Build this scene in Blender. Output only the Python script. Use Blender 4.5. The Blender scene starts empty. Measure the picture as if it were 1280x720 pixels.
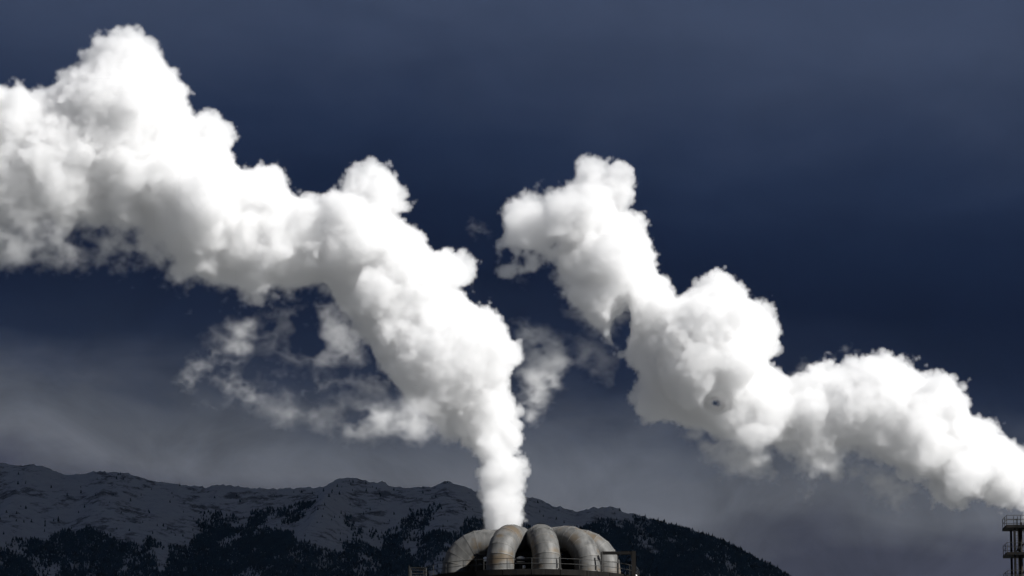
import bpy, bmesh, math, random
import numpy as np
from mathutils import Vector, Matrix

scene = bpy.context.scene
COL = scene.collection
rng = np.random.default_rng(7)
random.seed(7)
R = math.radians

# ------------------------------------------------------------------ camera
HFOV = R(15.0)
PITCH = R(10.3)
CAM_Z = 1.7
F = 640.0 / math.tan(HFOV / 2)          # focal length in photo pixels (1280 wide)
cam_data = bpy.data.cameras.new("camera")
cam_data.sensor_width = 36.0
cam_data.angle = HFOV
cam_data.clip_start = 1.0
cam_data.clip_end = 200000.0
cam = bpy.data.objects.new("camera", cam_data)
COL.objects.link(cam)
cam.location = (0, 0, CAM_Z)
cam.rotation_euler = (R(90) + PITCH, 0, 0)
scene.camera = cam


def P(px, py, Y):
    """World point at depth Y that lies on the sight line of a photo pixel."""
    u, v = (px - 640.0) / F, (360.0 - py) / F
    dy = math.cos(PITCH) - v * math.sin(PITCH)
    dz = math.sin(PITCH) + v * math.cos(PITCH)
    k = Y / dy
    return Vector((u * k, Y, CAM_Z + dz * k))


# ------------------------------------------------------------------ sun and sky
SUN_EL = R(36.0)
SUN_AZ = R(-32.0)        # from +X (right); positive turns behind the plumes
sun_dir = Vector((math.cos(SUN_EL) * math.cos(SUN_AZ),
                  math.cos(SUN_EL) * math.sin(SUN_AZ), math.sin(SUN_EL)))
sl = bpy.data.lights.new("sun", 'SUN')
sl.energy = 5.0
sl.angle = R(0.5)
sl.color = (1.0, 0.985, 0.96)
sun = bpy.data.objects.new("sun", sl)
COL.objects.link(sun)
sun.rotation_euler = (-sun_dir).to_track_quat('-Z', 'Y').to_euler()

scene.view_settings.view_transform = 'Standard'
scene.view_settings.look = 'None'
scene.view_settings.gamma = 1.0
scene.view_settings.use_curve_mapping = False
scene.view_settings.exposure = 0.66
EXPO = 2.0 ** scene.view_settings.exposure

cy = scene.cycles
cy.use_denoising = True
cy.max_bounces = 24
cy.diffuse_bounces = 10
cy.transmission_bounces = 10
cy.volume_bounces = 8
cy.volume_step_rate = 2.5
cy.transparent_max_bounces = 8
cy.use_adaptive_sampling = True
cy.adaptive_threshold = 0.02


def lin(r, g, b, k=1.0):
    def c(v):
        v /= 255.0
        return (v / 12.92 if v <= 0.04045 else ((v + 0.055) / 1.055) ** 2.4) * k
    return (c(r), c(g), c(b), 1.0)


class NT:
    """Tiny node tree writer."""
    def __init__(self, tree):
        self.t = tree
        tree.nodes.clear()

    def n(self, typ, **kw):
        nd = self.t.nodes.new(typ)
        for k, v in kw.items():
            if k == 'ins':
                for i, val in v.items():
                    s = nd.inputs[i]
                    if isinstance(val, bpy.types.NodeSocket):
                        self.t.links.new(val, s)
                    else:
                        s.default_value = val
            else:
                setattr(nd, k, v)
        return nd

    def m(self, op, a, b=None, c=None, clamp=False):
        nd = self.t.nodes.new('ShaderNodeMath')
        nd.operation = op
        nd.use_clamp = clamp
        for i, val in enumerate((a, b, c)):
            if val is None:
                continue
            if isinstance(val, bpy.types.NodeSocket):
                self.t.links.new(val, nd.inputs[i])
            else:
                nd.inputs[i].default_value = val
        return nd.outputs[0]

    def ramp(self, fac, stops, interp='LINEAR'):
        nd = self.t.nodes.new('ShaderNodeValToRGB')
        nd.color_ramp.interpolation = interp
        el = nd.color_ramp.elements
        while len(el) < len(stops):
            el.new(0.5)
        for e, (p, c) in zip(el, stops):
            e.position = p
            e.color = c if len(c) == 4 else (*c, 1)
        self.t.links.new(fac, nd.inputs[0])
        return nd.outputs[0]

    def mix(self, fac, a, b, blend='MIX'):
        nd = self.t.nodes.new('ShaderNodeMix')
        nd.data_type = 'RGBA'
        nd.blend_type = blend
        for i, val in ((0, fac), (6, a), (7, b)):
            if isinstance(val, bpy.types.NodeSocket):
                self.t.links.new(val, nd.inputs[i])
            else:
                nd.inputs[i].default_value = val
        return nd.outputs[2]

    def link(self, a, b):
        self.t.links.new(a, b)


world = bpy.data.worlds.new("World")
scene.world = world
world.use_nodes = True
w = NT(world.node_tree)
tc = w.n('ShaderNodeTexCoord')
sep = w.n('ShaderNodeSeparateXYZ', ins={0: tc.outputs['Generated']})
elev = w.m('MULTIPLY', w.m('ARCSINE', sep.outputs[2]), 180 / math.pi)      # degrees above the horizon
# soft storm-cloud structure: noise on the direction, stretched along the horizon
mp = w.n('ShaderNodeMapping', ins={0: tc.outputs['Generated'], 3: (1.0, 1.0, 2.3)})
nz1 = w.n('ShaderNodeTexNoise', ins={'Vector': mp.outputs[0], 'Scale': 9.0, 'Detail': 5.0, 'Roughness': 0.5})
nz2 = w.n('ShaderNodeTexNoise', ins={'Vector': mp.outputs[0], 'Scale': 30.0, 'Detail': 6.0, 'Roughness': 0.55, 'Distortion': 0.4})
wob = w.m('ADD', w.m('MULTIPLY', w.m('SUBTRACT', nz1.outputs[0], 0.5), 1.8),
          w.m('MULTIPLY', w.m('SUBTRACT', nz2.outputs[0], 0.5), 1.1))
e2 = w.m('ADD', w.m('MULTIPLY_ADD', sep.outputs[0], 4.5, elev), wob)      # the grey bank stands higher at left
K = 1.0 / EXPO
cloud = w.ramp(w.m('DIVIDE', e2, 90.0, clamp=True), [
    (0.000, lin(60, 62, 76, K)),
    (6.7 / 90, lin(62, 64, 77, K)),
    (7.4 / 90, lin(90, 93, 101, K)),
    (7.9 / 90, lin(82, 86, 95, K)),
    (8.6 / 90, lin(50, 56, 72, K)),
    (9.2 / 90, lin(24, 32, 53, K)),
    (10.2 / 90, lin(11, 19, 42, K)),
    (11.5 / 90, lin(17, 27, 51, K)),
    (12.4 / 90, lin(31, 42, 67, K)),
    (14.3 / 90, lin(58, 68, 91, K)),
    (1.0, lin(60, 70, 92, K)),
])
# billows inside the grey bank
mp3 = w.n('ShaderNodeMapping', ins={0: tc.outputs['Generated'], 3: (1.0, 1.0, 1.35)})
nz3 = w.n('ShaderNodeTexNoise', ins={'Vector': mp3.outputs[0], 'Scale': 26.0, 'Detail': 7.0, 'Roughness': 0.6, 'Distortion': 0.8})
low = w.n('ShaderNodeMapRange', ins={0: elev, 1: 8.0, 2: 10.5, 3: 1.5, 4: 0.35}).outputs[0]
soft = w.m('MULTIPLY_ADD', w.m('SUBTRACT', nz3.outputs[0], 0.5), low, 1.0)
cloud = w.mix(1.0, cloud, w.n('ShaderNodeCombineColor', ins={0: soft, 1: soft, 2: soft}).outputs[0], 'MULTIPLY')
sky = w.n('ShaderNodeTexSky', sky_type='NISHITA')
sky.sun_disc = False
sky.sun_elevation = SUN_EL
sky.sun_rotation = math.pi / 2 - SUN_AZ
# a trace of the clear sky comes through the storm deck
skyv = w.mix(1.0, sky.outputs[0], (0.0008, 0.0008, 0.0008, 1), 'MULTIPLY')
tot = w.mix(1.0, cloud, skyv, 'ADD')
bg = w.n('ShaderNodeBackground', ins={'Color': tot, 'Strength': 1.0})
out = w.n('ShaderNodeOutputWorld', ins={'Surface': bg.outputs[0]})


# ------------------------------------------------------------------ helpers
def obj(name, me, mat=None, parent=None, **props):
    o = bpy.data.objects.new(name, me)
    COL.objects.link(o)
    if mat is not None and me is not None and not me.materials:
        me.materials.append(mat)
    if parent is not None:
        o.parent = parent
    for k, v in props.items():
        o[k] = v
    return o


def np_mesh(name, verts, faces, smooth=True):
    me = bpy.data.meshes.new(name)
    verts = np.asarray(verts, dtype=np.float32)
    faces = np.asarray(faces, dtype=np.int32)
    k = faces.shape[1]
    me.vertices.add(len(verts))
    me.vertices.foreach_set('co', verts.ravel())
    me.loops.add(faces.size)
    me.loops.foreach_set('vertex_index', faces.ravel())
    me.polygons.add(len(faces))
    me.polygons.foreach_set('loop_start', np.arange(0, faces.size, k, dtype=np.int32))
    me.polygons.foreach_set('use_smooth', np.full(len(faces), smooth))
    me.update(calc_edges=True)
    return me


def mat_new(name):
    m = bpy.data.materials.new(name)
    m.use_nodes = True
    return m, NT(m.node_tree)


def tube_mesh(pts, r, n=20, cap=True, rads=None):
    """Closed tube along a polyline, mitred at the bends."""
    bm = bmesh.new()
    add_tube(bm, pts, r, n, cap, rads)
    me = bpy.data.meshes.new('tube')
    bm.to_mesh(me)
    bm.free()
    return me


def add_tube(bm, pts, r, n=8, cap=True, rads=None):
    pts = [Vector(p) for p in pts]
    rings = []
    t0 = (pts[1] - pts[0]).normalized()
    ref = Vector((0, 0, 1)) if abs(t0.z) < 0.9 else Vector((1, 0, 0))
    a = t0.cross(ref).normalized()
    for i, p in enumerate(pts):
        if i == 0:
            t = (pts[1] - pts[0]).normalized()
        elif i == len(pts) - 1:
            t = (pts[-1] - pts[-2]).normalized()
        else:
            t = ((pts[i + 1] - p).normalized() + (p - pts[i - 1]).normalized()).normalized()
        a = (a - t * a.dot(t)).normalized()
        b = t.cross(a)
        rr = rads[i] if rads else r
        rings.append([bm.verts.new(p + (a * math.cos(q) + b * math.sin(q)) * rr)
                      for q in (2 * math.pi * j / n for j in range(n))])
    for r0, r1 in zip(rings, rings[1:]):
        for j in range(n):
            f = bm.faces.new((r0[j], r0[(j + 1) % n], r1[(j + 1) % n], r1[j]))
            f.smooth = n > 6
    if cap:
        for f in (bm.faces.new(list(reversed(rings[0]))), bm.faces.new(rings[-1])):
            for e in f.edges:
                e.smooth = False


def add_box(bm, lo, hi):
    lo, hi = Vector(lo), Vector(hi)
    c, s = (lo + hi) / 2, hi - lo
    bmesh.ops.create_cube(bm, size=1, matrix=Matrix.Translation(c) @ Matrix.Diagonal((s.x, s.y, s.z, 1)))


def bm_mesh(build, name='piece'):
    bm = bmesh.new()
    build(bm)
    me = bpy.data.meshes.new(name)
    bm.to_mesh(me)
    bm.free()
    return me


# ------------------------------------------------------------------ lattice noise (numpy)
def bspline_matrix(n, cell, off):
    x = (np.arange(n) / cell) + off
    i = np.floor(x).astype(int)
    f = (x - i).astype(np.float32)
    m = i.max() + 4
    M = np.zeros((n, m), np.float32)
    rows = np.arange(n)
    M[rows, i] = (1 - f) ** 3 / 6
    M[rows, i + 1] = (3 * f ** 3 - 6 * f ** 2 + 4) / 6
    M[rows, i + 2] = (-3 * f ** 3 + 3 * f ** 2 + 3 * f + 1) / 6
    M[rows, i + 3] = f ** 3 / 6
    return M


def noise_grid(shape, cell, g):
    """Smooth value noise, mean 0, standard deviation 1."""
    cells = cell if isinstance(cell, (tuple, list)) else (cell,) * len(shape)
    Ms = [bspline_matrix(n, c, g.random()) for n, c in zip(shape, cells)]
    v = g.standard_normal([M.shape[1] for M in Ms]).astype(np.float32)
    if len(shape) == 2:
        v = Ms[0] @ v @ Ms[1].T
        return (v - v.mean()) / v.std()
    m0, m1, m2 = v.shape
    v = (Ms[0] @ v.reshape(m0, -1)).reshape(shape[0], m1, m2)
    v = (v.reshape(-1, m2) @ Ms[2].T).reshape(shape[0], m1, shape[2])
    v *= np.float32(1.0 / (v[::3, ::3, ::3].std() * 0.79))       # unit spread once the last axis is blurred too
    return np.matmul(Ms[1], v)


def fbm_grid(shape, cell, octaves, g, gain=0.5, billow=False):
    tot, amp = None, 1.0
    cs = cell if isinstance(cell, (tuple, list)) else (cell,) * len(shape)
    for k in range(octaves):
        n = noise_grid(shape, tuple(max(c / 2 ** k, 1.6) for c in cs), g)
        if billow:
            np.abs(n, out=n)
            n -= np.float32(0.8)
            n *= np.float32(1.6)
        if tot is None:
            tot = n
        else:
            n *= np.float32(amp)
            tot += n
        amp *= gain
    sub = tot[tuple(slice(None, None, 3) for _ in shape)]
    tot *= np.float32(1.0 / sub.std())
    return tot


# ------------------------------------------------------------------ ground
def ground():
    m, t = mat_new('ground_snow')
    nz = t.n('ShaderNodeTexNoise', ins={'Scale': 0.004, 'Detail': 8.0})
    nzf = t.n('ShaderNodeTexNoise', ins={'Scale': 0.3, 'Detail': 6.0})
    c = t.ramp(t.m('ADD', nz.outputs[0], t.m('MULTIPLY', nzf.outputs[0], 0.15)),
               [(0.42, (0.035, 0.04, 0.03)), (0.7, (0.25, 0.255, 0.27))])
    b = t.n('ShaderNodeBsdfDiffuse', ins={'Color': c})
    t.n('ShaderNodeOutputMaterial', ins={'Surface': b.outputs[0]})
    n, L = 48, 60000.0
    xs = np.sign(np.linspace(-1, 1, n)) * np.abs(np.linspace(-1, 1, n)) ** 2 * L
    X, Yg = np.meshgrid(xs, xs + 0.0, indexing='ij')
    v = np.stack([X, Yg, np.zeros_like(X)], -1).reshape(-1, 3)
    i = np.arange(n * n).reshape(n, n)
    f = np.stack([i[:-1, :-1], i[1:, :-1], i[1:, 1:], i[:-1, 1:]], -1).reshape(-1, 4)
    obj('ground', np_mesh('ground', v, f), m, kind='structure')


ground()

# ------------------------------------------------------------------ mountain
RIDGE = [(-700, 640), (-400, 600), (-200, 574), (-60, 580), (0, 578), (20, 579.5), (38, 578), (60, 583), (80, 588.5), (110, 590),
         (140, 587), (155, 590), (175, 596), (200, 601), (230, 606), (260, 607.5), (275, 605), (300, 606.5),
         (330, 608), (360, 609), (398, 610), (408, 605), (420, 600), (435, 597.5), (460, 600), (480, 603), (492, 608),
         (520, 607), (540, 606), (555, 602), (570, 604), (585, 609), (600, 613), (655, 618.5), (680, 626), (700, 632),
         (719, 637), (728, 635), (740, 631.5), (755, 633), (775, 636), (790, 641), (800, 645), (820, 648), (840, 653),
         (860, 659), (880, 665), (900, 673), (920, 683), (940, 693), (960, 703), (975, 711), (990, 720), (1020, 739),
         (1100, 800), (1280, 960), (1600, 1200), (2000, 1260)]
YR = 9800.0
rp = np.array([[P(a, b, YR).x, P(a, b, YR).z] for a, b in RIDGE])


def ridge_h(x):
    return np.interp(x, rp[:, 0], rp[:, 1])


def mountain_heights():
    xs = np.concatenate([np.linspace(-3300, -1800, 40, endpoint=False), np.linspace(-1800, 1300, 700, endpoint=False), np.linspace(1300, 3600, 40)])
    ys = np.concatenate([np.linspace(3800, 8200, 40, endpoint=False), np.linspace(8200, YR, 260, endpoint=False), np.linspace(YR, 14000, 30)])
    g = np.random.default_rng(3)
    X, Yg = np.meshgrid(xs, ys, indexing='ij')
    H = ridge_h(X)
    t = (YR - Yg) / 6000.0
    front = np.where(t >= 0, np.clip(1 - t, 0, 1) ** 1.75, np.clip(1 + t * 1.5, 0, 1) ** 1.4)
    # regular lattice noise sampled on the stretched grid
    nx, ny = 700, 520
    big = fbm_grid((nx, ny), (70, 110), 5, g, 0.5)
    rid = -np.abs(fbm_grid((nx, ny), (34, 150), 4, g, 0.55))          # gullies running down the slope
    fx = np.clip((X + 3300) / 6900 * (nx - 1), 0, nx - 1)
    fy = np.clip((Yg - 3800) / 10200 * (ny - 1), 0, ny - 1)

    def samp(A):
        i, j = np.minimum(fx.astype(int), nx - 2), np.minimum(fy.astype(int), ny - 2)
        a, b = fx - i, fy - j
        return A[i, j] * (1 - a) * (1 - b) + A[i + 1, j] * a * (1 - b) + A[i, j + 1] * (1 - a) * b + A[i + 1, j + 1] * a * b
    away = np.clip(np.abs(t) / 0.06, 0, 1)
    Z = H * front + away * (samp(big) * 32 + samp(rid) * 30)
    Z = Z + g.standard_normal(Z.shape) * 0.8 * (np.abs(YR - Yg) < 900)
    rb_ = fbm_grid((4000, 8), (14, 4), 4, g, 0.7)[:, 4]
    Z = Z + np.interp(X, np.linspace(-3300, 3600, 4000), rb_) * 2.6 * np.exp(-((YR - Yg) / 40.0) ** 2)
    Z *= np.clip(np.minimum(front * 6, 1), 0, 1)
    Z -= 3.0
    return xs, ys, Z


MX, MY, MZ = mountain_heights()


def mountain_z(x, y):
    fx = np.interp(x, MX, np.arange(len(MX)))
    fy = np.interp(y, MY, np.arange(len(MY)))
    i = np.minimum(fx.astype(int), len(MX) - 2)
    j = np.minimum(fy.astype(int), len(MY) - 2)
    a, b = fx - i, fy - j
    return MZ[i, j] * (1 - a) * (1 - b) + MZ[i + 1, j] * a * (1 - b) + MZ[i, j + 1] * (1 - a) * b + MZ[i + 1, j + 1] * a * b


def mountain():
    m, t = mat_new('mountain_snow')
    geo = t.n('ShaderNodeNewGeometry')
    mp_ = t.n('ShaderNodeMapping', ins={0: geo.outputs['Position'], 3: (0.012, 0.004, 0.016)})
    n1 = t.n('ShaderNodeTexNoise', ins={'Vector': mp_.outputs[0], 'Scale': 1.0, 'Detail': 9.0, 'Roughness': 0.62})
    n2 = t.n('ShaderNodeTexNoise', ins={'Vector': geo.outputs['Position'], 'Scale': 0.035, 'Detail': 6.0, 'Roughness': 0.7})
    v = t.m('ADD', t.m('MULTIPLY', n1.outputs[0], 0.55), t.m('MULTIPLY', n2.outputs[0], 0.45))
    snow = t.mix(n2.outputs[0], (0.26, 0.265, 0.285, 1), (0.42, 0.43, 0.45, 1))
    rock = (0.10, 0.10, 0.105, 1)
    f = t.ramp(v, [(0.41, (0, 0, 0)), (0.485, (1, 1, 1))])
    c = t.mix(f, rock, snow)
    bump = t.n('ShaderNodeBump', ins={'Height': n2.outputs[0], 'Strength': 0.6, 'Distance': 12.0})
    b = t.n('ShaderNodeBsdfDiffuse', ins={'Color': c, 'Normal': bump.outputs[0]})
    t.n('ShaderNodeOutputMaterial', ins={'Surface': b.outputs[0]})
    X, Yg = np.meshgrid(MX, MY, indexing='ij')
    vts = np.stack([X, Yg, MZ], -1).reshape(-1, 3)
    i = np.arange(X.size).reshape(X.shape)
    fc = np.stack([i[:-1, :-1], i[1:, :-1], i[1:, 1:], i[:-1, 1:]], -1).reshape(-1, 4)
    obj('mountain', np_mesh('mountain', vts, fc), m, kind='structure')


mountain()

foliage, t = mat_new('conifer_foliage')
geo = t.n('ShaderNodeNewGeometry')
nz = t.n('ShaderNodeTexNoise', ins={'Vector': geo.outputs['Position'], 'Scale': 0.05, 'Detail': 3.0})
cc = t.ramp(nz.outputs[0], [(0.35, (0.014, 0.02, 0.02)), (0.7, (0.036, 0.045, 0.045))])
bb = t.n('ShaderNodeBsdfDiffuse', ins={'Color': cc})
t.n('ShaderNodeOutputMaterial', ins={'Surface': bb.outputs[0]})
bark, t = mat_new('conifer_bark')
bb = t.n('ShaderNodeBsdfDiffuse', ins={'Color': (0.05, 0.04, 0.03, 1)})
t.n('ShaderNodeOutputMaterial', ins={'Surface': bb.outputs[0]})


def conifer_template(g, tiers=3, n=6):
    v, f = [], []
    for k in range(tiers):
        z0, z1 = 0.12 + k * 0.26, 0.12 + k * 0.26 + 0.42
        z1 = min(z1, 1.0)
        r = 0.24 * (1 - 0.27 * k)
        base = len(v)
        for j in range(n):
            q = 2 * math.pi * (j + 0.4 * k) / n
            rr = r * g.uniform(0.7, 1.25)
            v.append((rr * math.cos(q), rr * math.sin(q), z0 + g.uniform(-0.05, 0.05)))
        v.append((g.uniform(-.02, .02), g.uniform(-.02, .02), z1))
        for j in range(n):
            f.append((base + j, base + (j + 1) % n, base + n))
    return np.array(v), np.array(f)


def forest():
    g = np.random.default_rng(11)
    temps = [conifer_template(g) for _ in range(4)]
    N = 290000
    x = g.uniform(-1750, 950, N)
    y = g.uniform(8250, 9790, N)
    z = mountain_z(x, y)
    # photo row and column of each foot (the tree line itself is a height on the slope)
    ca, sa = math.cos(PITCH), math.sin(PITCH)
    yy = ca * y + sa * (z - CAM_Z)
    zz = -sa * y + ca * (z - CAM_Z)
    px, py = 640 + F * x / yy, 360 - F * zz / yy
    nx, ny = 300, 200
    A = fbm_grid((nx, ny), (22, 34), 5, g, 0.6)
    B = fbm_grid((nx, ny), (7, 40), 3, g, 0.6)
    i = ((x + 1750) / 2700 * (nx - 1)).astype(int)
    j = ((y - 8250) / 1540 * (ny - 1)).astype(int)
    C = fbm_grid((900, 420), (9, 22), 3, g, 0.7)
    i2 = ((x + 1750) / 2700 * 899).astype(int)
    j2 = ((y - 8250) / 1540 * 419).astype(int)
    line = np.interp(px, [-60, 120, 250, 330, 420, 560, 660, 730, 790, 830, 1000], [676, 668, 658, 656, 668, 664, 668, 668, 656, 640, 640])
    p = (py - line) / 15 + A[i, j] * 0.75 + np.where(px < 620, B[i, j] * 0.75, B[i, j] * 0.4) - 0.1
    p = p + 1.7 * np.clip((px - 735) / 90, 0, 1)
    prob = np.clip(p, 0, 1)
    prob = np.maximum(prob * np.clip(0.85 + 0.45 * C[i2, j2], 0.08, 1), 0.003)
    keep = (g.random(N) < prob) & (py < 735) & (px > -200)
    x, y, z = x[keep], y[keep], z[keep]
    idx = np.arange(len(x))
    if len(x) > 90000:
        idx = g.choice(idx, 90000, replace=False)
    vs, fs, off = [], [], 0
    for k, (tv, tf) in enumerate(temps):
        s = idx[k::4]
        n = len(s)
        h = g.uniform(5, 11, n)
        wd = h * g.uniform(0.9, 1.5, n)
        q = g.uniform(0, 2 * math.pi, n)
        c, sn = np.cos(q), np.sin(q)
        vx = (tv[None, :, 0] * c[:, None] - tv[None, :, 1] * sn[:, None]) * wd[:, None] + x[s, None]
        vy = (tv[None, :, 0] * sn[:, None] + tv[None, :, 1] * c[:, None]) * wd[:, None] + y[s, None]
        vz = tv[None, :, 2] * h[:, None] + z[s, None] - h[:, None] * 0.1
        vs.append(np.stack([vx, vy, vz], -1).reshape(-1, 3))
        fs.append((tf[None] + (np.arange(n) * len(tv))[:, None, None]).reshape(-1, 3) + off)
        off += n * len(tv)
    obj('conifer_forest', np_mesh('conifer_forest', np.concatenate(vs), np.concatenate(fs), False), foliage,
        kind='stuff', label='dark conifer forest covering the lower mountain slopes', category='forest')
    # the few conifers that stand free on the skyline of the right-hand ridge
    tv, tf = conifer_template(g, 4, 7)
    cr = np_mesh('crown', tv, tf, False)
    cr.materials.append(foliage)
    tk = tube_mesh([(0, 0, -0.06), (0, 0, 0.5)], 0.03, 6, True, [0.035, 0.015])
    tk.materials.append(bark)
    for px in (800, 807, 818, 823, 831, 846, 858, 866, 879, 886, 891, 901, 912, 917, 926, 937, 944, 953, 961, 972, 981):
        pt = P(px, 700, YR - 6)
        zz = float(mountain_z(np.array([pt.x]), np.array([YR - 6.0]))[0])
        r = obj('pine_tree', None, None, None, label='single dark conifer standing on the skyline of the wooded ridge at right',
                category='tree', group='conifers on the right ridge skyline')
        s = g.uniform(6, 11)
        r.location = (pt.x, YR - 6, zz)
        r.scale = (s, s, s)
        r.rotation_euler.z = g.uniform(0, 6)
        obj('crown', cr, None, r)
        obj('trunk', tk, None, r)


forest()


def shading_cloud():
    """Unseen cloud added to keep the sun off the mountain: high above and to the right of the frame."""
    m, t = mat_new('shading_cloud')
    nz = t.n('ShaderNodeTexNoise', ins={'Scale': 0.0006, 'Detail': 6.0})
    c = t.ramp(nz.outputs[0], [(0.3, (0.5, 0.52, 0.56)), (0.7, (0.75, 0.77, 0.8))])
    b = t.n('ShaderNodeBsdfDiffuse', ins={'Color': c})
    t.n('ShaderNodeOutputMaterial', ins={'Surface': b.outputs[0]})
    g = np.random.default_rng(5)
    n, k = 120, 60
    lump = fbm_grid((n, k), (14, 10), 5, g, 0.5, True)
    lump[-1] = lump[0]
    th = np.linspace(0, 2 * math.pi, n)[:, None]
    ph = np.linspace(0.02, math.pi - 0.02, k)[None]
    edge = 1 + 0.07 * lump * np.sin(ph)
    X = 5200 + 6800 * np.cos(th) * np.sin(ph) ** 0.6 * edge
    Yc = 8600 + 5600 * np.sin(th) * np.sin(ph) ** 0.6 * edge
    Z = 5600 + 420 * np.cos(ph) * edge + 60 * lump
    v = np.stack(np.broadcast_arrays(X, Yc, Z), -1).reshape(-1, 3)
    i = np.arange(n * k).reshape(n, k)
    f = np.stack([i[:-1, :-1], i[:-1, 1:], i[1:, 1:], i[1:, :-1]], -1).reshape(-1, 4)
    obj('shading_cloud', np_mesh('shading_cloud', v, f), m, kind='structure')


shading_cloud()

# ------------------------------------------------------------------ plumes
PLUME_1 = [(-70, 112), (-40, 97), (0, 98), (10, 101), (18, 106), (24, 112), (40, 112), (55, 110), (67, 108), (74, 100),
           (76, 90), (84, 85), (95, 80), (100, 72), (108, 65), (118, 56), (128, 47), (138, 40), (148, 33), (158, 31), (170, 34),
           (180, 40), (190, 49), (200, 57), (206, 66), (212, 78), (220, 85), (226, 95), (230, 108), (235, 122), (234, 138),
           (236, 148), (246, 143), (256, 140), (266, 140), (275, 145), (284, 153), (289, 165), (290, 178), (290, 188), (296, 200),
           (303, 208), (309, 204), (318, 199), (330, 200), (345, 205), (355, 213), (361, 226), (365, 240), (376, 238), (388, 243),
           (399, 246), (415, 236), (420, 224), (430, 215), (442, 212), (455, 212), (465, 206), (477, 210), (490, 213), (499, 220),
           (502, 232), (508, 238), (514, 248), (518, 257), (514, 266), (504, 270), (512, 280), (522, 290), (532, 302), (545, 309),
           (560, 312), (566, 314), (580, 309), (590, 315), (597, 330), (597, 345), (588, 355), (582, 362), (588, 375), (598, 382),
           (612, 383), (622, 393), (632, 410), (640, 422), (652, 428), (657, 440), (654, 455), (645, 466), (636, 470), (642, 485),
           (650, 500), (650, 520), (651, 535), (658, 550), (651, 562), (658, 578), (660, 592), (657, 607), (654, 622), (652, 640),
           (652, 672), (605, 672), (602, 640), (598, 620), (596, 600), (594, 580), (591, 565), (582, 556), (572, 549), (562, 543),
           (545, 536), (525, 522), (509, 509), (490, 488), (478, 475), (468, 455), (458, 431), (442, 406), (422, 381), (405, 364),
           (389, 362), (380, 375), (367, 386), (355, 375), (333, 380), (311, 384), (294, 373), (269, 364), (242, 362), (228, 359),
           (214, 342), (200, 325), (183, 308), (167, 298), (150, 311), (119, 322), (89, 325), (61, 317), (25, 325), (8, 333),
           (-30, 335), (-60, 330), (-70, 300)]
PLUME_2 = [(1330, 655), (1318, 610), (1300, 578), (1285, 560), (1279, 552), (1270, 542), (1258, 540), (1250, 538), (1247, 530), (1235, 523),
           (1222, 518), (1213, 522), (1209, 510), (1212, 495), (1208, 485), (1200, 474), (1188, 468), (1175, 463), (1160, 465),
           (1144, 460), (1141, 447), (1128, 444), (1115, 440), (1100, 436), (1092, 440), (1088, 448), (1075, 453), (1066, 442),
           (1055, 446), (1050, 453), (1040, 448), (1033, 446), (1022, 455), (1010, 462), (1000, 468), (988, 472), (975, 466),
           (968, 456), (962, 449), (974, 437), (981, 423), (972, 406), (968, 384), (952, 374), (940, 373), (927, 362), (913, 345),
           (899, 338), (882, 342), (864, 353), (862, 362), (845, 370), (841, 360), (827, 344), (818, 316), (811, 291), (807, 277),
           (793, 269), (777, 261), (790, 248), (792, 224), (782, 208), (768, 202), (754, 198), (738, 199), (715, 205), (711, 216),
           (693, 235), (679, 247), (668, 240), (654, 244), (640, 249), (634, 242), (627, 255), (611, 256), (607, 262), (615, 274),
           (614, 297), (618, 322), (632, 338), (640, 348), (663, 344), (677, 330), (690, 331), (696, 352), (702, 372), (705, 383),
           (717, 402), (733, 419), (755, 431), (772, 440), (783, 452), (794, 469), (786, 483), (769, 488), (778, 506), (790, 514),
           (802, 525), (821, 532), (843, 533), (857, 546), (877, 548), (885, 557), (890, 577), (904, 588), (927, 590), (954, 585),
           (988, 585), (1015, 581), (1052, 582), (1082, 581), (1110, 587), (1131, 593), (1141, 601), (1155, 603), (1158, 613),
           (1155, 625), (1165, 636), (1185, 630), (1202, 636), (1221, 629), (1233, 633), (1255, 637), (1277, 640), (1279, 668), (1330, 668)]
# torn gaps where the sky shows through: centre, half width, half height, strength
HOLES_2 = [(777, 394, 12, 34, 0.65), (742, 352, 16, 9, 0.45), (898, 503, 14, 11, 1.8), (700, 305, 14, 10, 0.25), (648, 322, 26, 14, 0.4), (622, 290, 10, 16, 0.3)]
# thin drifting wisps: outline, optical strength
WISPS_1 = [([(190, 500), (250, 420), (330, 385), (400, 385), (450, 420), (510, 505), (580, 555), (520, 575), (430, 570), (340, 545), (260, 535)], 0.15),
           ([(203, 495), (225, 470), (245, 450), (265, 435), (285, 415), (310, 403), (325, 398), (334, 412), (330, 440), (333, 458), (315, 470), (328, 490), (345, 505), (335, 528), (300, 522), (270, 512), (240, 505), (215, 505)], 0.9),
           ([(388, 388), (420, 388), (444, 406), (460, 440), (472, 462), (505, 505), (470, 492), (440, 474), (428, 495), (412, 525), (385, 515), (374, 465), (392, 440), (388, 410)], 0.5),
           ([(425, 530), (440, 520), (470, 513), (495, 510), (515, 500), (560, 495), (578, 552), (562, 548), (551, 545), (535, 562), (520, 566), (495, 556), (468, 556), (440, 562), (420, 548)], 1.3),
           ([(330, 520), (380, 505), (420, 525), (400, 545), (350, 545)], 0.45),
           ([(-60, 230), (-20, 190), (60, 260), (110, 300), (120, 335), (105, 356), (60, 342), (20, 350), (-60, 355)], 0.6)]
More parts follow.
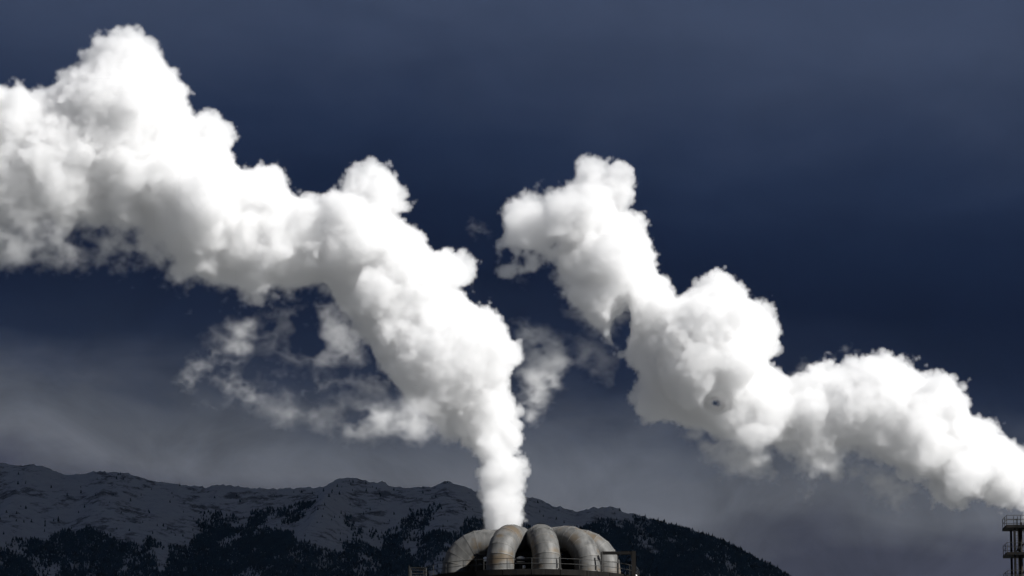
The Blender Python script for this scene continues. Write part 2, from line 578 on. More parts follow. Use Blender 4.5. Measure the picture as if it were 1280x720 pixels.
WISPS_2 = [([(634, 398), (660, 396), (690, 418), (715, 425), (714, 450), (705, 482), (690, 502), (670, 527), (655, 533), (646, 500), (640, 465), (650, 440), (640, 420)], 2.3),
           ([(573, 292), (590, 274), (607, 284), (613, 300), (600, 296), (585, 300)], 1.0),
           ([(638, 346), (668, 342), (662, 378), (650, 372)], 1.0),
           ([(700, 366), (720, 345), (760, 345), (792, 365), (795, 420), (775, 440), (735, 420), (706, 390)], 0.9),
           ([(700, 420), (740, 415), (775, 440), (780, 480), (760, 500), (730, 480), (712, 450)], 0.4),
           ([(840, 530), (900, 540), (985, 575), (1060, 575), (1140, 590), (1155, 615), (1125, 645), (1080, 625), (1060, 612), (1030, 622), (1010, 640), (985, 612), (920, 596), (880, 580)], 1.3),
           ([(990, 470), (1003, 448), (1012, 460), (1056, 436), (1070, 436), (1072, 456), (1040, 460), (1005, 476)], 1.3)]


def smooth01(a, b, x):
    q = np.clip((x - a) / (b - a), 0, 1)
    return q * q * (3 - 2 * q)


def sdf2d(poly, X, Z):
    """Signed distance to a polygon, negative inside."""
    d = np.full(X.shape, 1e9, np.float32)
    inside = np.zeros(X.shape, bool)
    n = len(poly)
    for k in range(n):
        x0, z0 = poly[k]
        x1, z1 = poly[(k + 1) % n]
        ex, ez = x1 - x0, z1 - z0
        tt = np.clip(((X - x0) * ex + (Z - z0) * ez) / (ex * ex + ez * ez + 1e-9), 0, 1)
        d = np.minimum(d, np.hypot(X - x0 - tt * ex, Z - z0 - tt * ez))
        if z0 != z1:
            c = (z0 > Z) != (z1 > Z)
            inside ^= c & (X < (x1 - x0) * (Z - z0) / (z1 - z0) + x0)
    return np.where(inside, -d, d)


steam_vol, t = mat_new('steam_volume')
att = t.n('ShaderNodeAttribute', attribute_name='density')
pv = t.n('ShaderNodeVolumeScatter', ins={'Color': (0.996, 0.997, 0.998, 1), 'Density': att.outputs['Fac'], 'Anisotropy': 0.3})
t.n('ShaderNodeOutputMaterial', ins={'Volume': pv.outputs[0]})
steam_core, t = mat_new('steam_core')
bb = t.n('ShaderNodeBsdfDiffuse', ins={'Color': (0.985, 0.986, 0.988, 1)})
tl = t.n('ShaderNodeBsdfTranslucent', ins={'Color': (0.985, 0.986, 0.988, 1)})     # dense steam still lets light through
mx = t.n('ShaderNodeMixShader', ins={0: 0.68, 1: bb.outputs[0], 2: tl.outputs[0]})
t.n('ShaderNodeOutputMaterial', ins={'Surface': mx.outputs[0]})


def grid_tree(lo, hi, res, attr, mat, to_mesh=None):
    """Geometry nodes: fills a voxel box from the values stored on the point list, as fog or as its iso surface."""
    tr = bpy.data.node_groups.new('fill_' + attr, 'GeometryNodeTree')
    tr.interface.new_socket('Geometry', in_out='INPUT', socket_type='NodeSocketGeometry')
    tr.interface.new_socket('Geometry', in_out='OUTPUT', socket_type='NodeSocketGeometry')
    t = NT(tr)
    gi = t.n('NodeGroupInput')
    go = t.n('NodeGroupOutput')
    pos = t.n('GeometryNodeInputPosition')
    sx = t.n('ShaderNodeSeparateXYZ', ins={0: pos.outputs[0]})
    ids = []
    for a in range(3):
        step = (hi[a] - lo[a]) / (res[a] - 1)
        ids.append(t.m('ROUND', t.m('DIVIDE', t.m('SUBTRACT', sx.outputs[a], lo[a]), step)))
    # exact in float32 up to 16.7 million points
    ix = t.m('MULTIPLY_ADD', t.m('MULTIPLY_ADD', ids[0], float(res[1]), ids[1]), float(res[2]), ids[2])
    na = t.n('GeometryNodeInputNamedAttribute', data_type='FLOAT', ins={0: attr})
    si = t.n('GeometryNodeSampleIndex', data_type='FLOAT', domain='POINT')
    si.clamp = True
    t.link(gi.outputs[0], si.inputs[0])
    t.link(na.outputs[0], si.inputs[1])
    t.link(ix, si.inputs['Index'])
    vc = t.n('GeometryNodeVolumeCube')
    t.link(si.outputs[0], vc.inputs['Density'])
    vc.inputs['Min'].default_value = lo
    vc.inputs['Max'].default_value = hi
    for a, nm in enumerate('XYZ'):
        vc.inputs['Resolution ' + nm].default_value = res[a]
    last = vc.outputs[0]
    if to_mesh is not None:
        vm = t.n('GeometryNodeVolumeToMesh', ins={'Threshold': to_mesh})
        t.link(last, vm.inputs[0])
        ss = t.n('GeometryNodeSetShadeSmooth')
        t.link(vm.outputs[0], ss.inputs[0])
        last = ss.outputs[0]
    sm = t.n('GeometryNodeSetMaterial')
    sm.inputs['Material'].default_value = mat
    t.link(last, sm.inputs[0])
    t.link(sm.outputs[0], go.inputs[0])
    return tr


def points_mesh(name, values, attr):
    me = bpy.data.meshes.new(name)
    me.vertices.add(values.size)
    a = me.attributes.new(attr, 'FLOAT', 'POINT')
    a.data.foreach_set('value', np.ascontiguousarray(values, np.float32).ravel())
    return me


def islands(me):
    """The largest connected piece of a mesh, and the other pieces worth keeping, each as a mesh of its own."""
    nv = len(me.vertices)
    co = np.empty(nv * 3, np.float32)
    me.vertices.foreach_get('co', co)
    co = co.reshape(-1, 3)
    ed = np.empty(len(me.edges) * 2, np.int32)
    me.edges.foreach_get('vertices', ed)
    ed = ed.reshape(-1, 2)
    lab = np.arange(nv)
    while True:
        old = lab.copy()
        lo_ = np.minimum(lab[ed[:, 0]], lab[ed[:, 1]])
        np.minimum.at(lab, ed[:, 0], lo_)
        np.minimum.at(lab, ed[:, 1], lo_)
        while True:
            l2 = lab[lab]
            if (l2 == lab).all():
                break
            lab = l2
        if (lab == old).all():
            break
    ids, cnt = np.unique(lab, return_counts=True)
    if len(ids) == 1:
        return me, []
    bm = bmesh.new()
    tot = np.empty(len(me.polygons), np.int32)
    me.polygons.foreach_get('loop_total', tot)
    st = np.empty(len(me.polygons), np.int32)
    me.polygons.foreach_get('loop_start', st)
    lv = np.empty(len(me.loops), np.int32)
    me.loops.foreach_get('vertex_index', lv)
    q4 = np.where(tot == 4)[0]
    q3 = np.where(tot == 3)[0]
    tri = [lv[st[q3][:, None] + np.arange(3)]] if len(q3) else []
    if len(q4):
        q = lv[st[q4][:, None] + np.arange(4)]
        tri += [q[:, [0, 1, 2]], q[:, [0, 2, 3]]]
    tri = np.concatenate(tri)
    fl = lab[tri[:, 0]]
    pieces = []
    for k in np.argsort(-cnt):
        if cnt[k] < 1200 and pieces:
            break
        use = np.where(lab == ids[k])[0]
        mp_ = np.full(nv, -1)
        mp_[use] = np.arange(len(use))
        pieces.append(np_mesh('steam_puff', co[use], mp_[tri[fl == ids[k]]]))
    return pieces[0], pieces[1:]


def plume(poly, holes, wisps, Y, seed, label, vox_px, soft_fn, wisp_front, rmax=400):
    g = np.random.default_rng(seed)
    mpp = (P(700, 300, Y) - P(600, 300, Y)).length / 100.0        # metres per photo pixel at this distance
    vox = vox_px * mpp
    w2 = lambda pl: [(P(a, b, Y).x, P(a, b, Y).z) for a, b in pl]
    poly_w = w2(poly)
    allp = np.array(poly_w + [q for wp, _ in wisps for q in w2(wp)])
    pad = 10 * mpp
    x0, z0 = allp.min(0) - pad
    x1, z1 = allp.max(0) + pad
    nx, nz = int((x1 - x0) / vox) + 1, int((z1 - z0) / vox) + 1
    xs, zs = x0 + np.arange(nx) * vox, z0 + np.arange(nz) * vox
    X2, Z2 = np.meshgrid(xs, zs, indexing='ij')
    d2 = sdf2d(poly_w, X2, Z2)
    ymax = min(-d2.min() * 1.0, rmax * mpp) + 14 * mpp
    ny = int(2 * ymax / vox) + 1
    ys = -ymax + np.arange(ny) * vox
    shape = (nx, ny, nz)
    print('plume grid', shape, nx * ny * nz)
    S = np.full(shape, 1e3 * mpp, np.float32)

    def splat(c, r):
        m = r + 26 * mpp
        a0, a1 = max(int((c[0] - m - x0) / vox), 0), min(int((c[0] + m - x0) / vox) + 2, nx)
        b0, b1 = max(int((c[1] - m + ymax) / vox), 0), min(int((c[1] + m + ymax) / vox) + 2, ny)
        e0, e1 = max(int((c[2] - m - z0) / vox), 0), min(int((c[2] + m - z0) / vox) + 2, nz)
        if a0 >= a1 or b0 >= b1 or e0 >= e1:
            return
        dd = np.sqrt(((xs[a0:a1] - c[0]) ** 2)[:, None, None] + ((ys[b0:b1] - c[1]) ** 2)[None, :, None]
                     + ((zs[e0:e1] - c[2]) ** 2)[None, None, :]).astype(np.float32) - np.float32(r)
        np.minimum(S[a0:a1, b0:b1, e0:e1], dd, out=S[a0:a1, b0:b1, e0:e1])

    def dist_at(x, z):
        i = int(np.clip((x - x0) / vox, 0, nx - 1))
        k = int(np.clip((z - z0) / vox, 0, nz - 1))
        return -d2[i, k]

    # big puffs fill the outline from its middle line outwards
    cand = np.argwhere(d2 < -2.0 * mpp)
    g.shuffle(cand)
    order = np.argsort(d2[cand[:, 0], cand[:, 1]] + g.random(len(cand)) * 6 * mpp)
    cover = np.zeros(d2.shape, bool)
    prim = []
    for q in order:
        i, k = cand[q]
        if cover[i, k]:
            continue
        r = min(-d2[i, k], rmax * mpp)
        prim.append((xs[i], 0.0, zs[k], r))
        rr = r * (0.62 if r > 34 * mpp else 0.32)
        a0, a1 = max(int(i - rr / vox), 0), min(int(i + rr / vox) + 1, nx)
        e0, e1 = max(int(k - rr / vox), 0), min(int(k + rr / vox) + 1, nz)
        cover[a0:a1, e0:e1] |= np.hypot(X2[a0:a1, e0:e1] - xs[i], Z2[a0:a1, e0:e1] - zs[k]) < rr
        if len(prim) > 1500:
            break
    puffs = []
    for (x, y, z, r) in prim:
        y = g.normal(0, 0.12) * r
        puffs.append((x, y, z, r))
        splat((x, y, z), r)
    # smaller puffs bud on the bigger ones, twice over, never far past the outline
    level = puffs
    for (lo_f, hi_f, num), (pa, pb) in zip(((0.3, 0.55, 13), (0.22, 0.42, 14)), ((0.62, 0.9), (0.76, 1.0))):
        nxt = []
        for (x, y, z, r) in level:
            if r < 7 * mpp:
                continue
            for _ in range(num):
                v = g.standard_normal(3)
                v /= np.linalg.norm(v) + 1e-9
                r2 = r * g.uniform(lo_f, hi_f)
                c = np.array([x, y, z]) + v * r * g.uniform(pa, pb)
                dd = dist_at(c[0], c[2])
                r2 = min(r2, dd + 1.5 * mpp)
                if r2 < 3.5 * mpp:
                    continue
                nxt.append((c[0], c[1], c[2], r2))
                splat(c, r2)
        level = nxt
        print('puffs', len(nxt))

    soft = soft_fn(X2, Z2, Y, mpp)[:, None, :].astype(np.float32)      # 0 crisp fresh steam, 1 thin evaporating steam
    cell = 1.0 / vox_px
    S0 = S.copy()
    bill = fbm_grid(shape, 34 * cell, 4, g, 0.55, True)
    S -= bill * (mpp * (2.9 + 2.5 * soft))
    del bill
    fine = fbm_grid(shape, 13 * cell, 3, g, 0.75, True)
    S -= fine * (mpp * (2.5 + 1.6 * soft))
    tear = fbm_grid(shape, 40 * cell, 5, g, 0.7)
    S += (tear + 0.35) * (mpp * (0.6 + 13.0 * soft))
    for hx, hz, ha, hb, hs in holes:
        c = P(hx, hz, Y)
        sx_, sz_ = c.x / Y, (c.z - CAM_Z) / Y          # slant of the torn gap
        mx_ = 1.6 * ha * mpp + abs(sx_) * ymax
        mz_ = 1.6 * hb * mpp + abs(sz_) * ymax
        i0, i1 = [int(np.clip((v - x0) / vox, 0, nx)) for v in (c.x - mx_, c.x + mx_)]
        k0, k1 = [int(np.clip((v - z0) / vox, 0, nz)) for v in (c.z - mz_, c.z + mz_)]
        q = np.hypot((xs[i0:i1, None, None] - c.x - sx_ * ys[None, :, None]) / (ha * mpp),
                     (zs[None, None, k0:k1] - c.z - sz_ * ys[None, :, None]) / (hb * mpp))
        mk = smooth01(1.6, 0.1, q).astype(np.float32)
        S[i0:i1, :, k0:k1] += mk * np.maximum(0.85 + 0.55 * tear[i0:i1, :, k0:k1], 0.35) * np.float32(hs * 82 * mpp)
    wid = mpp * (3.0 + 25.0 * soft)
    depth = -S
    del fine, S
    dens = np.clip(depth / wid, 0, 1)
    dens = dens * dens * (0.085 / mpp) * (1 - 0.5 * soft)
    core_depth = mpp * (23.0 + 44.0 * soft)
    core = np.minimum(depth, 4 * mpp - S0) - core_depth
    del S0
    for _ in range(2):                             # no thin spikes on the dense body
        for ax in range(3):
            a_ = [slice(None)] * 3
            b_, c_ = list(a_), list(a_)
            a_[ax], b_[ax], c_[ax] = slice(1, -1), slice(0, -2), slice(2, None)
            mid = core[tuple(b_)] + core[tuple(c_)]
            mid *= np.float32(0.25)
            core[tuple(a_)] *= np.float32(0.5)
            core[tuple(a_)] += mid
            del mid
    dens[core > 9 * mpp] = 0
    half = 24 * mpp                                # wisps are thin sheets
    yw = -min(100 * mpp, ymax - half - 4 * mpp) if wisp_front else 0.0      # they hang on the camera's side of the plume
    y0, y1 = int((ymax + yw - half) / vox), int((ymax + yw + half) / vox) + 2
    bspr = fbm_grid((nx, y1 - y0, nz), (30 * cell, 22 * cell, 20 * cell), 4, g, 0.62)
    # wisps: noise cut to filaments, thin in depth
    for wp, k in wisps:
        wl = w2(wp)
        arr = np.array(wl)
        i0, i1 = [int(np.clip((q - x0) / vox, 0, nx)) for q in (arr[:, 0].min() - pad, arr[:, 0].max() + pad)]
        k0, k1 = [int(np.clip((q - z0) / vox, 0, nz)) for q in (arr[:, 1].min() - pad, arr[:, 1].max() + pad)]
        dw = -sdf2d(wl, X2[i0:i1, k0:k1], Z2[i0:i1, k0:k1])[:, None, :]
        prof = np.clip((dw + 10 * mpp) / (30 * mpp), 0, 1) * np.clip(1 - (np.abs(ys[y0:y1] - yw)[None, :, None] / half) ** 2, 0, 1)
        nn = tear[i0:i1, y0:y1, k0:k1]
        rid = 0.75 - np.abs(bspr[i0:i1, :, k0:k1]) * 1.3
        fil = np.clip(nn * 0.30 + rid * 0.5 + (prof - 0.42) * 0.9, 0.0, 1.4) ** 1.4
        dens[i0:i1, y0:y1, k0:k1] = np.maximum(dens[i0:i1, y0:y1, k0:k1], fil * prof * k * (0.05 / mpp))
    lo = (float(x0), float(-ymax), float(z0))
    hi = (float(xs[-1]), float(ys[-1]), float(zs[-1]))
    dens[dens < 0.002 / mpp] = 0
    root_loc = Vector((0, Y, 0))

    # body: iso surface, turned into a plain mesh
    tmp = obj('tmp_body', points_mesh('tmp_body', np.clip(core / mpp + 10, 0, 20), 'core'))
    md = tmp.modifiers.new('fill', 'NODES')
    md.node_group = grid_tree(lo, hi, shape, 'core', steam_core, to_mesh=10.0)
    dg = bpy.context.evaluated_depsgraph_get()
    me = bpy.data.meshes.new_from_object(tmp.evaluated_get(dg), depsgraph=dg)
    bpy.data.objects.remove(tmp)
    print('core faces', len(me.polygons))
    me, rest = islands(me)
    me.name = 'steam_plume'
    if not me.materials:
        me.materials.append(steam_core)
    body = obj('steam_plume', me, None, None, label=label, category='steam', group='steam plumes')
    body.location = root_loc
    for pm in rest:
        obj('steam_puff', pm, steam_core, body)
    veil = obj('steam_veil', points_mesh('steam_veil', dens, 'density'), steam_vol, body, kind='stuff')
    md = veil.modifiers.new('fill', 'NODES')
    md.node_group = grid_tree(lo, hi, shape, 'density', steam_vol)
    return body


def soft_1(X, Z, Y, mpp):
    px = 640 + (X - P(640, 300, Y).x) / mpp
    py = 300 - (Z - P(640, 300, Y).z) / mpp
    s = smooth01(330, 50, px) * smooth01(190, 300, py)
    s = np.maximum(s, 0.75 * smooth01(0, 45, py - np.interp(px, [0, 150, 260, 400, 470, 590], [250, 270, 320, 330, 440, 560])) * smooth01(640, 560, px))
    s = np.maximum(s, 0.16 * smooth01(260, 190, px) * smooth01(190, 90, py))
    return np.clip(s, 0, 1) * smooth01(600, 540, py) + 0.0


def soft_2(X, Z, Y, mpp):
    px = 640 + (X - P(640, 300, Y).x) / mpp
    py = 300 - (Z - P(640, 300, Y).z) / mpp
    s = 0.22 * smooth01(800, 660, px)
    s = np.maximum(s, 0.75 * smooth01(1130, 1040, px) * smooth01(515, 580, py))
    s = np.maximum(s, 0.3 * smooth01(800, 720, px) * smooth01(290, 360, py))
    return np.clip(s, 0, 1)


Y_A, Y_B = 412.0, 440.0
plume(PLUME_1, [], WISPS_1, Y_A, 21, 'tall white steam plume rising from the curved ducts and drifting to the left edge', 2.1, soft_1, True, 88)
plume(PLUME_2, HOLES_2, WISPS_2, Y_B, 22, 'white steam plume drifting left and upwards from the dark tower at the right edge', 1.85, soft_2, False)


# ------------------------------------------------------------------ exhaust tower with the ring of gooseneck ducts
def metal(name, c0, c1, rough=0.5, metallic=0.3, spec=0.2, streak=(0.9, 0.9, 0.12), stain=None):
    m, t = mat_new(name)
    geo = t.n('ShaderNodeNewGeometry')
    mp_ = t.n('ShaderNodeMapping', ins={0: geo.outputs['Position'], 3: streak})
    n1 = t.n('ShaderNodeTexNoise', ins={'Vector': mp_.outputs[0], 'Scale': 2.2, 'Detail': 7.0, 'Roughness': 0.65})
    n2 = t.n('ShaderNodeTexNoise', ins={'Vector': geo.outputs['Position'], 'Scale': 0.55, 'Detail': 5.0})
    v = t.m('ADD', t.m('MULTIPLY', n1.outputs[0], 0.6), t.m('MULTIPLY', n2.outputs[0], 0.4))
    c = t.ramp(v, [(0.36, (*c0, 1)), (0.62, (*c1, 1))])
    if stain is not None:
        f = t.ramp(n2.outputs[0], [(0.52, (0, 0, 0, 1)), (0.66, (1, 1, 1, 1))])
        c = t.mix(f, c, (*stain, 1))
    bump = t.n('ShaderNodeBump', ins={'Height': n1.outputs[0], 'Strength': 0.25, 'Distance': 0.05})
    b = t.n('ShaderNodeBsdfPrincipled', ins={'Base Color': c, 'Metallic': metallic, 'Roughness': rough, 'Specular IOR Level': spec, 'Normal': bump.outputs[0]})
    t.n('ShaderNodeOutputMaterial', ins={'Surface': b.outputs[0]})
    return m


M_DUCT = metal('duct_steel', (0.055, 0.055, 0.053), (0.135, 0.133, 0.128), 0.55, 0.1, spec=0.25, stain=(0.09, 0.07, 0.048))
M_SEAM = metal('duct_seam', (0.09, 0.09, 0.085), (0.17, 0.165, 0.155), 0.6, 0.2)
M_DARK = metal('dark_steel', (0.005, 0.005, 0.005), (0.014, 0.013, 0.012), 0.7, 0.0, spec=0.04)
M_RAIL = metal('railing_steel', (0.012, 0.012, 0.012), (0.035, 0.034, 0.032), 0.5, 0.1)
M_BODY = metal('vessel_steel', (0.07, 0.065, 0.06), (0.14, 0.13, 0.12), 0.6, 0.2)
M_RUST = metal('stack_steel', (0.014, 0.011, 0.009), (0.045, 0.035, 0.028), 0.8, 0.0, spec=0.05)
M_WHITE = metal('white_paint', (0.6, 0.6, 0.58), (0.8, 0.8, 0.78), 0.4, 0.0)


def railing(parent, name_post, pts, z0, closed, r=0.035, height=1.1, mat=None):
    """Posts as parts, and each level of hand rail as a part."""
    mat = mat or M_RAIL
    pm = tube_mesh([(0, 0, 0), (0, 0, height)], r * 1.3, 6)
    pm.materials.append(mat)
    for q in pts:
        o = obj('railing_post', pm, None, parent)
        o.location = (q[0], q[1], z0)
    for hz in (height, height * 0.52):
        loop = [Vector((q[0], q[1], z0 + hz)) for q in pts]
        if closed:
            loop.append(loop[0])
        obj('hand_rail', tube_mesh(loop, r, 6, not closed), mat, parent)


def exhaust_tower():
    Y = 400.0
    mpp = (P(700, 690, Y) - P(600, 690, Y)).length / 100
    hub = P(664, 690, Y)
    Rr, r, rb = 95 * mpp, 17.2 * mpp, 37 * mpp
    z_top = P(607, 662, Y).z
    zc = z_top - r
    zp = P(664, 725, Y).z                      # platform level
    tower = obj('exhaust_tower', None, None, None, category='industrial tower',
                label='round industrial tower topped with curved grey gooseneck ducts at the foot of the tall plume')
    tower.location = (hub.x, Y, 0)

    # vessel body from the ground to just under the platform
    def body(bm):
        add_tube(bm, [(0, 0, 0), (0, 0, zp - 2.2), (0, 0, zp - 1.0)], 1, 64, True, [9.4, 9.4, 8.2])
    obj('vessel', bm_mesh(body), M_BODY, tower)
    for k in range(1, 9):
        def ring(bm, zz=zp * k / 9.0):
            add_tube(bm, [(0, 0, zz - 0.15), (0, 0, zz + 0.15)], 9.55, 64)
        obj('stiffening_ring', bm_mesh(ring), M_BODY, tower)

    def drum(bm):
        rr = 4.4
        zk = zc - r - 0.12
        add_tube(bm, [(0, 0, zz) for zz in (zp, zk, zk + 0.06, zc - 0.2, zc + 0.5, zc + 0.95, zc + 1.05)], 1, 40, True,
                 [6.2, 5.9, rr, rr, rr * 0.86, rr * 0.5, rr * 0.15])  # hub with a wide black lower part, added so the duct gaps look shaded
    obj('hub_drum', bm_mesh(drum), M_DARK, tower)

    # shared pieces of one gooseneck in its own frame: x points outwards, hub axis at x = 0
    def centre(q):     # q 0 riser top .. 1 bend end
        a = q * math.pi / 2
        return Vector((Rr - rb + rb * math.cos(a), 0, zc - rb + rb * math.sin(a)))
    riser = bm_mesh(lambda bm: add_tube(bm, [(Rr, 0, zp - 1.6), (Rr, 0, zc - rb)], r, 32))
    riser.materials.append(M_DUCT)
    nseg = 6
    segs, seams = [], []
    for k in range(nseg):
        a0, a1 = k / nseg, (k + 1) / nseg
        c0, c1 = centre(a0), centre(a1)

        def seg(bm, k=k, c0=c0, c1=c1):
            # mitred segment: both end rings lie in the planes through the bend axis
            n, rings = 32, []
            for c, q in ((c0, k / nseg), (c1, (k + 1) / nseg)):
                a = q * math.pi / 2
                e = Vector((math.cos(a), 0, math.sin(a)))
                jit = 1.0 + 0.008 * ((k * 7) % 3 - 1)
                rings.append([bm.verts.new(c + (e * math.cos(w_) + Vector((0, 1, 0)) * math.sin(w_)) * r * jit)
                              for w_ in (2 * math.pi * j / n for j in range(n))])
            for j in range(n):
                f = bm.faces.new((rings[0][j], rings[1][j], rings[1][(j + 1) % n], rings[0][(j + 1) % n]))
                f.smooth = True
            for f in (bm.faces.new(rings[0]), bm.faces.new(list(reversed(rings[1])))):
                for e in f.edges:
                    e.smooth = False
            bmesh.ops.recalc_face_normals(bm, faces=bm.faces)
        me = bm_mesh(seg)
        me.materials.append(M_DUCT)
        segs.append(me)
    for k in range(nseg + 1):
        def seam(bm, k=k):
            a = k / nseg * math.pi / 2
            tdir = Vector((-math.sin(a), 0, math.cos(a)))
            c = centre(k / nseg)
            add_tube(bm, [c - tdir * 0.035, c + tdir * 0.035], r * 1.012, 32)
        me = bm_mesh(seam)
        me.materials.append(M_SEAM)
        seams.append(me)
    run = bm_mesh(lambda bm: add_tube(bm, [(Rr - rb, 0, zc), (3.0, 0, zc)], r * 0.995, 32))
    run.materials.append(M_DUCT)
    collar = bm_mesh(lambda bm: add_tube(bm, [(Rr, 0, zp - 0.02), (Rr, 0, zp + 0.28)], r * 1.10, 32))
    collar.materials.append(M_SEAM)
    for ang in (180, 246, 281, 317, 354, 34, 70, 106, 142):
        d = obj('gooseneck_duct', riser, None, tower)
        d.rotation_euler.z = R(ang)
        for me in segs:
            obj('bend_segment', me, None, d)
        for me in seams:
            obj('seam_band', me, None, d)
        obj('duct_run', run, None, d)
        obj('base_collar', collar, None, d)

    # platform with railing
    Ro, Ri = 11.2, 9.6
    deck_n = 24
    for k in range(deck_n):
        def plate(bm, k=k):
            a0, a1 = 2 * math.pi * k / deck_n, 2 * math.pi * (k + 1) / deck_n - 0.006
            ring = []
            for zz in (zp - 0.62, zp - 0.05):
                ring.append([bm.verts.new((rr * math.cos(a), rr * math.sin(a), zz)) for rr, a in ((6.0, a0), (Ro, a0), (Ro, (a0 + a1) / 2), (Ro, a1), (6.0, a1))])
            n = 5
            bm.faces.new(list(reversed(ring[0])))
            bm.faces.new(ring[1])
            for j in range(n):
                bm.faces.new((ring[0][j], ring[0][(j + 1) % n], ring[1][(j + 1) % n], ring[1][j]))
        obj('platform_plate', bm_mesh(plate), M_DARK, tower)
    pts = [((Ro - 0.1) * math.cos(2 * math.pi * k / 28), (Ro - 0.1) * math.sin(2 * math.pi * k / 28)) for k in range(28)]
    railing(tower, 'railing_post', pts, zp - 0.05, True, 0.03)
    # brackets carrying the platform
    for k in range(12):
        a = 2 * math.pi * (k + 0.5) / 12
        c, s_ = math.cos(a), math.sin(a)
        obj('bracket', tube_mesh([(9.3 * c, 9.3 * s_, zp - 3.2), (11.0 * c, 11.0 * s_, zp - 0.6)], 0.1, 6), M_DARK, tower)

    # side landing at left with its thin rail
    x_l = P(513, 700, Y).x - hub.x

    def landing(bm):
        add_box(bm, (x_l, -1.2, zp - 0.3), (-Ro + 0.35, 1.2, zp - 0.07))
    obj('landing', bm_mesh(landing), M_DARK, tower)
    lp = [(-Ro + 0.4, -1.15), (x_l + 0.05, -1.15), (x_l + 0.05, 1.15), (-Ro + 0.4, 1.15)]
    railing(tower, 'railing_post', lp, zp - 0.07, False, 0.045, 1.2, M_RAIL)
    obj('antenna', tube_mesh([(x_l - 0.1, -1.2, zp - 0.3), (x_l - 0.1, -1.2, zp + 1.35)], 0.04, 6), M_RAIL, tower)

    # hoist gantry at right: post and horizontal beam
    gx0, gx1 = P(751, 690, Y).x - hub.x, P(789.5, 690, Y).x - hub.x
    gy = -6.4
    zb = P(770, 691, Y + gy).z
    def gpost(bm):
        add_box(bm, (gx1 - 0.22, gy - 0.2, zp - 0.3), (gx1 + 0.22, gy + 0.2, zb + 0.16))
    obj('gantry_post', bm_mesh(gpost), M_DARK, tower)

    def gbeam(bm):
        add_box(bm, (gx0, gy - 0.14, zb - 0.17), (gx1 - 0.23, gy + 0.14, zb + 0.13))
    obj('gantry_beam', bm_mesh(gbeam), M_DARK, tower)

    def foot(bm):
        add_box(bm, (gx1 - 1.2, gy - 0.5, zp - 0.6), (gx1 + 0.4, gy + 0.5, zp - 0.28))
    obj('gantry_foot', bm_mesh(foot), M_DARK, tower)
    obj('gantry_brace', tube_mesh([(gx0 + 1.6, gy, zb - 0.1), (gx0 + 1.6, gy, zp - 0.3)], 0.07, 6), M_DARK, tower)

    # white vent caps and lamp housings between the ducts
    for (px, py, yy, rr, hh) in ((651, 697, -6.0, 0.42, 0.5), (693, 708, -7.9, 0.2, 0.55), (655, 707, -6.4, 0.16, 0.3), (608, 697, -3.5, 0.3, 0.4), (793, 719, -5.0, 0.3, 0.4)):
        q = P(px, py, Y + yy)
        x = q.x - hub.x

        def cap(bm):
            add_tube(bm, [(x, yy, q.z - hh), (x, yy, q.z), (x, yy, q.z + 0.28 * rr)], 1, 14, True, [rr, rr, rr * 0.4])
        obj('vent_cap', bm_mesh(cap), M_WHITE, tower)
        obj('vent_pipe', tube_mesh([(x, yy, zp - 0.4), (x, yy, q.z - hh + 0.02)], rr * 0.45, 8), M_RAIL, tower)
    # pipework between the risers
    for (px, yy, y_top) in ((596, -3.0, 692), (640, -6.8, 690), (672, -8.6, 700), (700, -8.8, 696), (752, -6.9, 690)):
        q = P(px, y_top, Y + yy)
        obj('small_pipe', tube_mesh([(q.x - hub.x, yy, zp - 0.3), (q.x - hub.x, yy, q.z)], 0.09, 8), M_RAIL, tower)
    for (pa, pb, py, yy) in ((592, 612, 694, -2.8), (636, 664, 700, -6.6), (640, 662, 704, -6.2)):
        a, b = P(pa, py, Y + yy), P(pb, py, Y + yy)
        obj('cross_pipe', tube_mesh([(a.x - hub.x, yy, a.z), (b.x - hub.x, yy, b.z)], 0.12, 8), M_RAIL, tower)

    # the stack the steam leaves from, behind the ducts
    st = P(628.5, 668, Y_A)
    sx, sy = st.x - hub.x, Y_A - Y

    def stack(bm):
        n, rings = 40, []
        for zz, rr in ((0.0, 2.3), (st.z, 2.3), (st.z, 2.12), (st.z - 3.0, 2.12)):
            rings.append([bm.verts.new((sx + rr * math.cos(q), sy + rr * math.sin(q), zz)) for q in (2 * math.pi * j / n for j in range(n))])
        for a, b in zip(rings, rings[1:]):
            for j in range(n):
                f = bm.faces.new((a[j], a[(j + 1) % n], b[(j + 1) % n], b[j]))
        bm.faces.new(rings[-1])
    obj('stack', bm_mesh(stack), M_RUST, tower)


exhaust_tower()


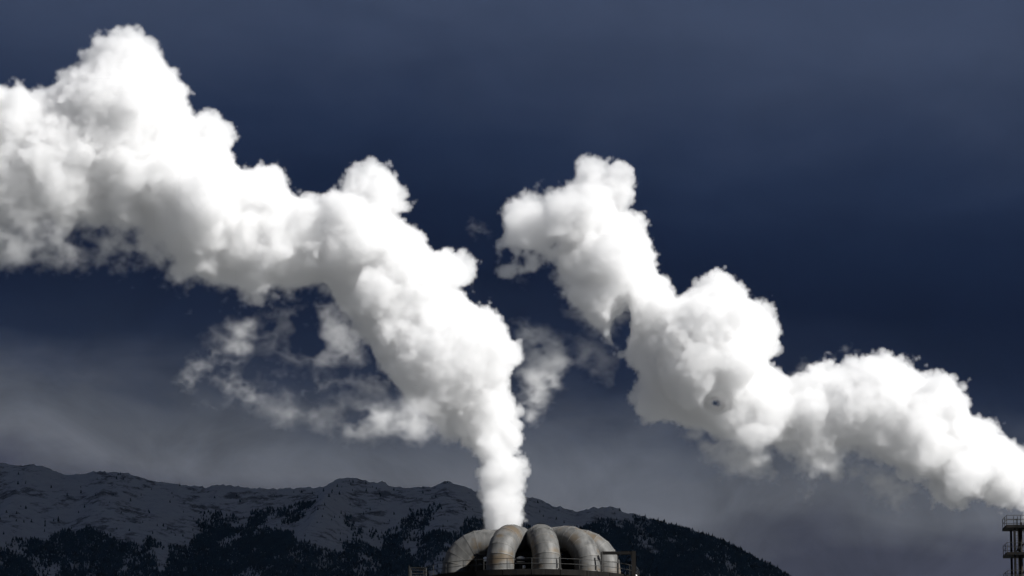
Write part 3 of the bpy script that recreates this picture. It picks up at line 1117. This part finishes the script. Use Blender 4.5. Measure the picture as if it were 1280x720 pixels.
# ------------------------------------------------------------------ steel tower at the right edge
def steel_tower():
    Y = Y_B
    mpp = (P(1300, 690, Y) - P(1200, 690, Y)).length / 100
    c = P(1300, 690, Y)
    hw = 44 * mpp
    cw = 33.5 * mpp
    hy, cy_ = 1.9, 1.55            # the tower is shallow from front to back
    tw = obj('steel_tower', None, None, None, category='industrial tower',
             label='dark open steel tower with railed platforms at the right edge')
    tw.location = (c.x, Y, 0)
    levels = [P(1258, yy, Y - hy).z for yy in (656, 690, 725, 760, 795)]
    top = levels[0]

    def stack(bm):
        n, rings = 32, []
        zt = P(1290, 653, Y).z
        for zz, rr in ((0.0, 1.75), (zt, 1.75), (zt, 1.62), (zt - 3, 1.62)):
            rings.append([bm.verts.new((rr * math.cos(q), rr * math.sin(q), zz)) for q in (2 * math.pi * j / n for j in range(n))])
        for a, b in zip(rings, rings[1:]):
            for j in range(n):
                bm.faces.new((a[j], a[(j + 1) % n], b[(j + 1) % n], b[j]))
        bm.faces.new(rings[-1])
    obj('stack', bm_mesh(stack), M_RUST, tw)
    for sx in (-1, 1):
        for sy in (-1, 1):
            def col(bm):
                add_box(bm, (sx * cw - 0.12, sy * cy_ - 0.12, 0), (sx * cw + 0.12, sy * cy_ + 0.12, top - 0.32))
            obj('column', bm_mesh(col), M_DARK, tw)
    for zl in levels:
        def deck(bm):
            add_box(bm, (-hw, -hy, zl - 0.3), (hw, hy, zl))
        d = obj('platform', bm_mesh(deck), M_DARK, tw)
        n = 5
        side = [(-hw + 0.06 + (2 * hw - 0.12) * k / n) for k in range(n + 1)]
        e = hw - 0.06
        ey = hy - 0.06
        pts = [(q, -ey) for q in side] + [(e, 0.0)] + [(q, ey) for q in reversed(side)] + [(-e, 0.0)]
        railing(d, 'railing_post', pts, zl, True, 0.03)
    for za, zb in zip(levels[1:], levels):
        for sx in (-1, 1):
            for sy in (-1, 1):
                for (p, q) in (((sx * cw, sy * cy_, za), (0.0, sy * cy_, zb - 0.3)),):
                    obj('brace', tube_mesh([p, q], 0.09, 6), M_DARK, tw)
    # cable tray and pipes clipped to the stack
    for k, (x, y, r_) in enumerate(((-2.2, -0.9, 0.12), (-2.35, -0.3, 0.16), (-1.5, -1.75, 0.1), (-0.8, -2.2, 0.14))):
        obj('riser_pipe', tube_mesh([(x, y, 0), (x, y, top + 0.4 - 0.5 * k)], r_, 8), M_RUST, tw)
    # ladder
    for dx in (-0.22, 0.22):
        obj('ladder_rail', tube_mesh([(-2.9 + dx, -1.6, 0), (-2.9 + dx, -1.6, top + 1.0)], 0.035, 6), M_RAIL, tw)
    rg = tube_mesh([(-3.12, -1.6, 0), (-2.68, -1.6, 0)], 0.02, 5)
    rg.materials.append(M_RAIL)
    zz = levels[2]
    while zz < top + 0.9:
        o = obj('ladder_rung', rg, None, tw)
        o.location.z = zz
        zz += 0.3


steel_tower()


# ------------------------------------------------------------------ air between here and the mountain
def haze():
    m, t = mat_new('haze_air')
    pv_ = t.n('ShaderNodeVolumePrincipled', ins={'Color': (0.22, 0.48, 1.0, 1), 'Density': HAZE_DENSITY, 'Anisotropy': 0.0})
    t.n('ShaderNodeOutputMaterial', ins={'Volume': pv_.outputs[0]})
    me = bm_mesh(lambda bm: add_box(bm, (-62000, -62000, -10), (62000, 62000, 1750)))
    obj('haze', me, m, kind='stuff', label='thin blue air between the plant and the mountain', category='haze')


HAZE_DENSITY = 1.2e-6
if HAZE_DENSITY > 0:
    haze()
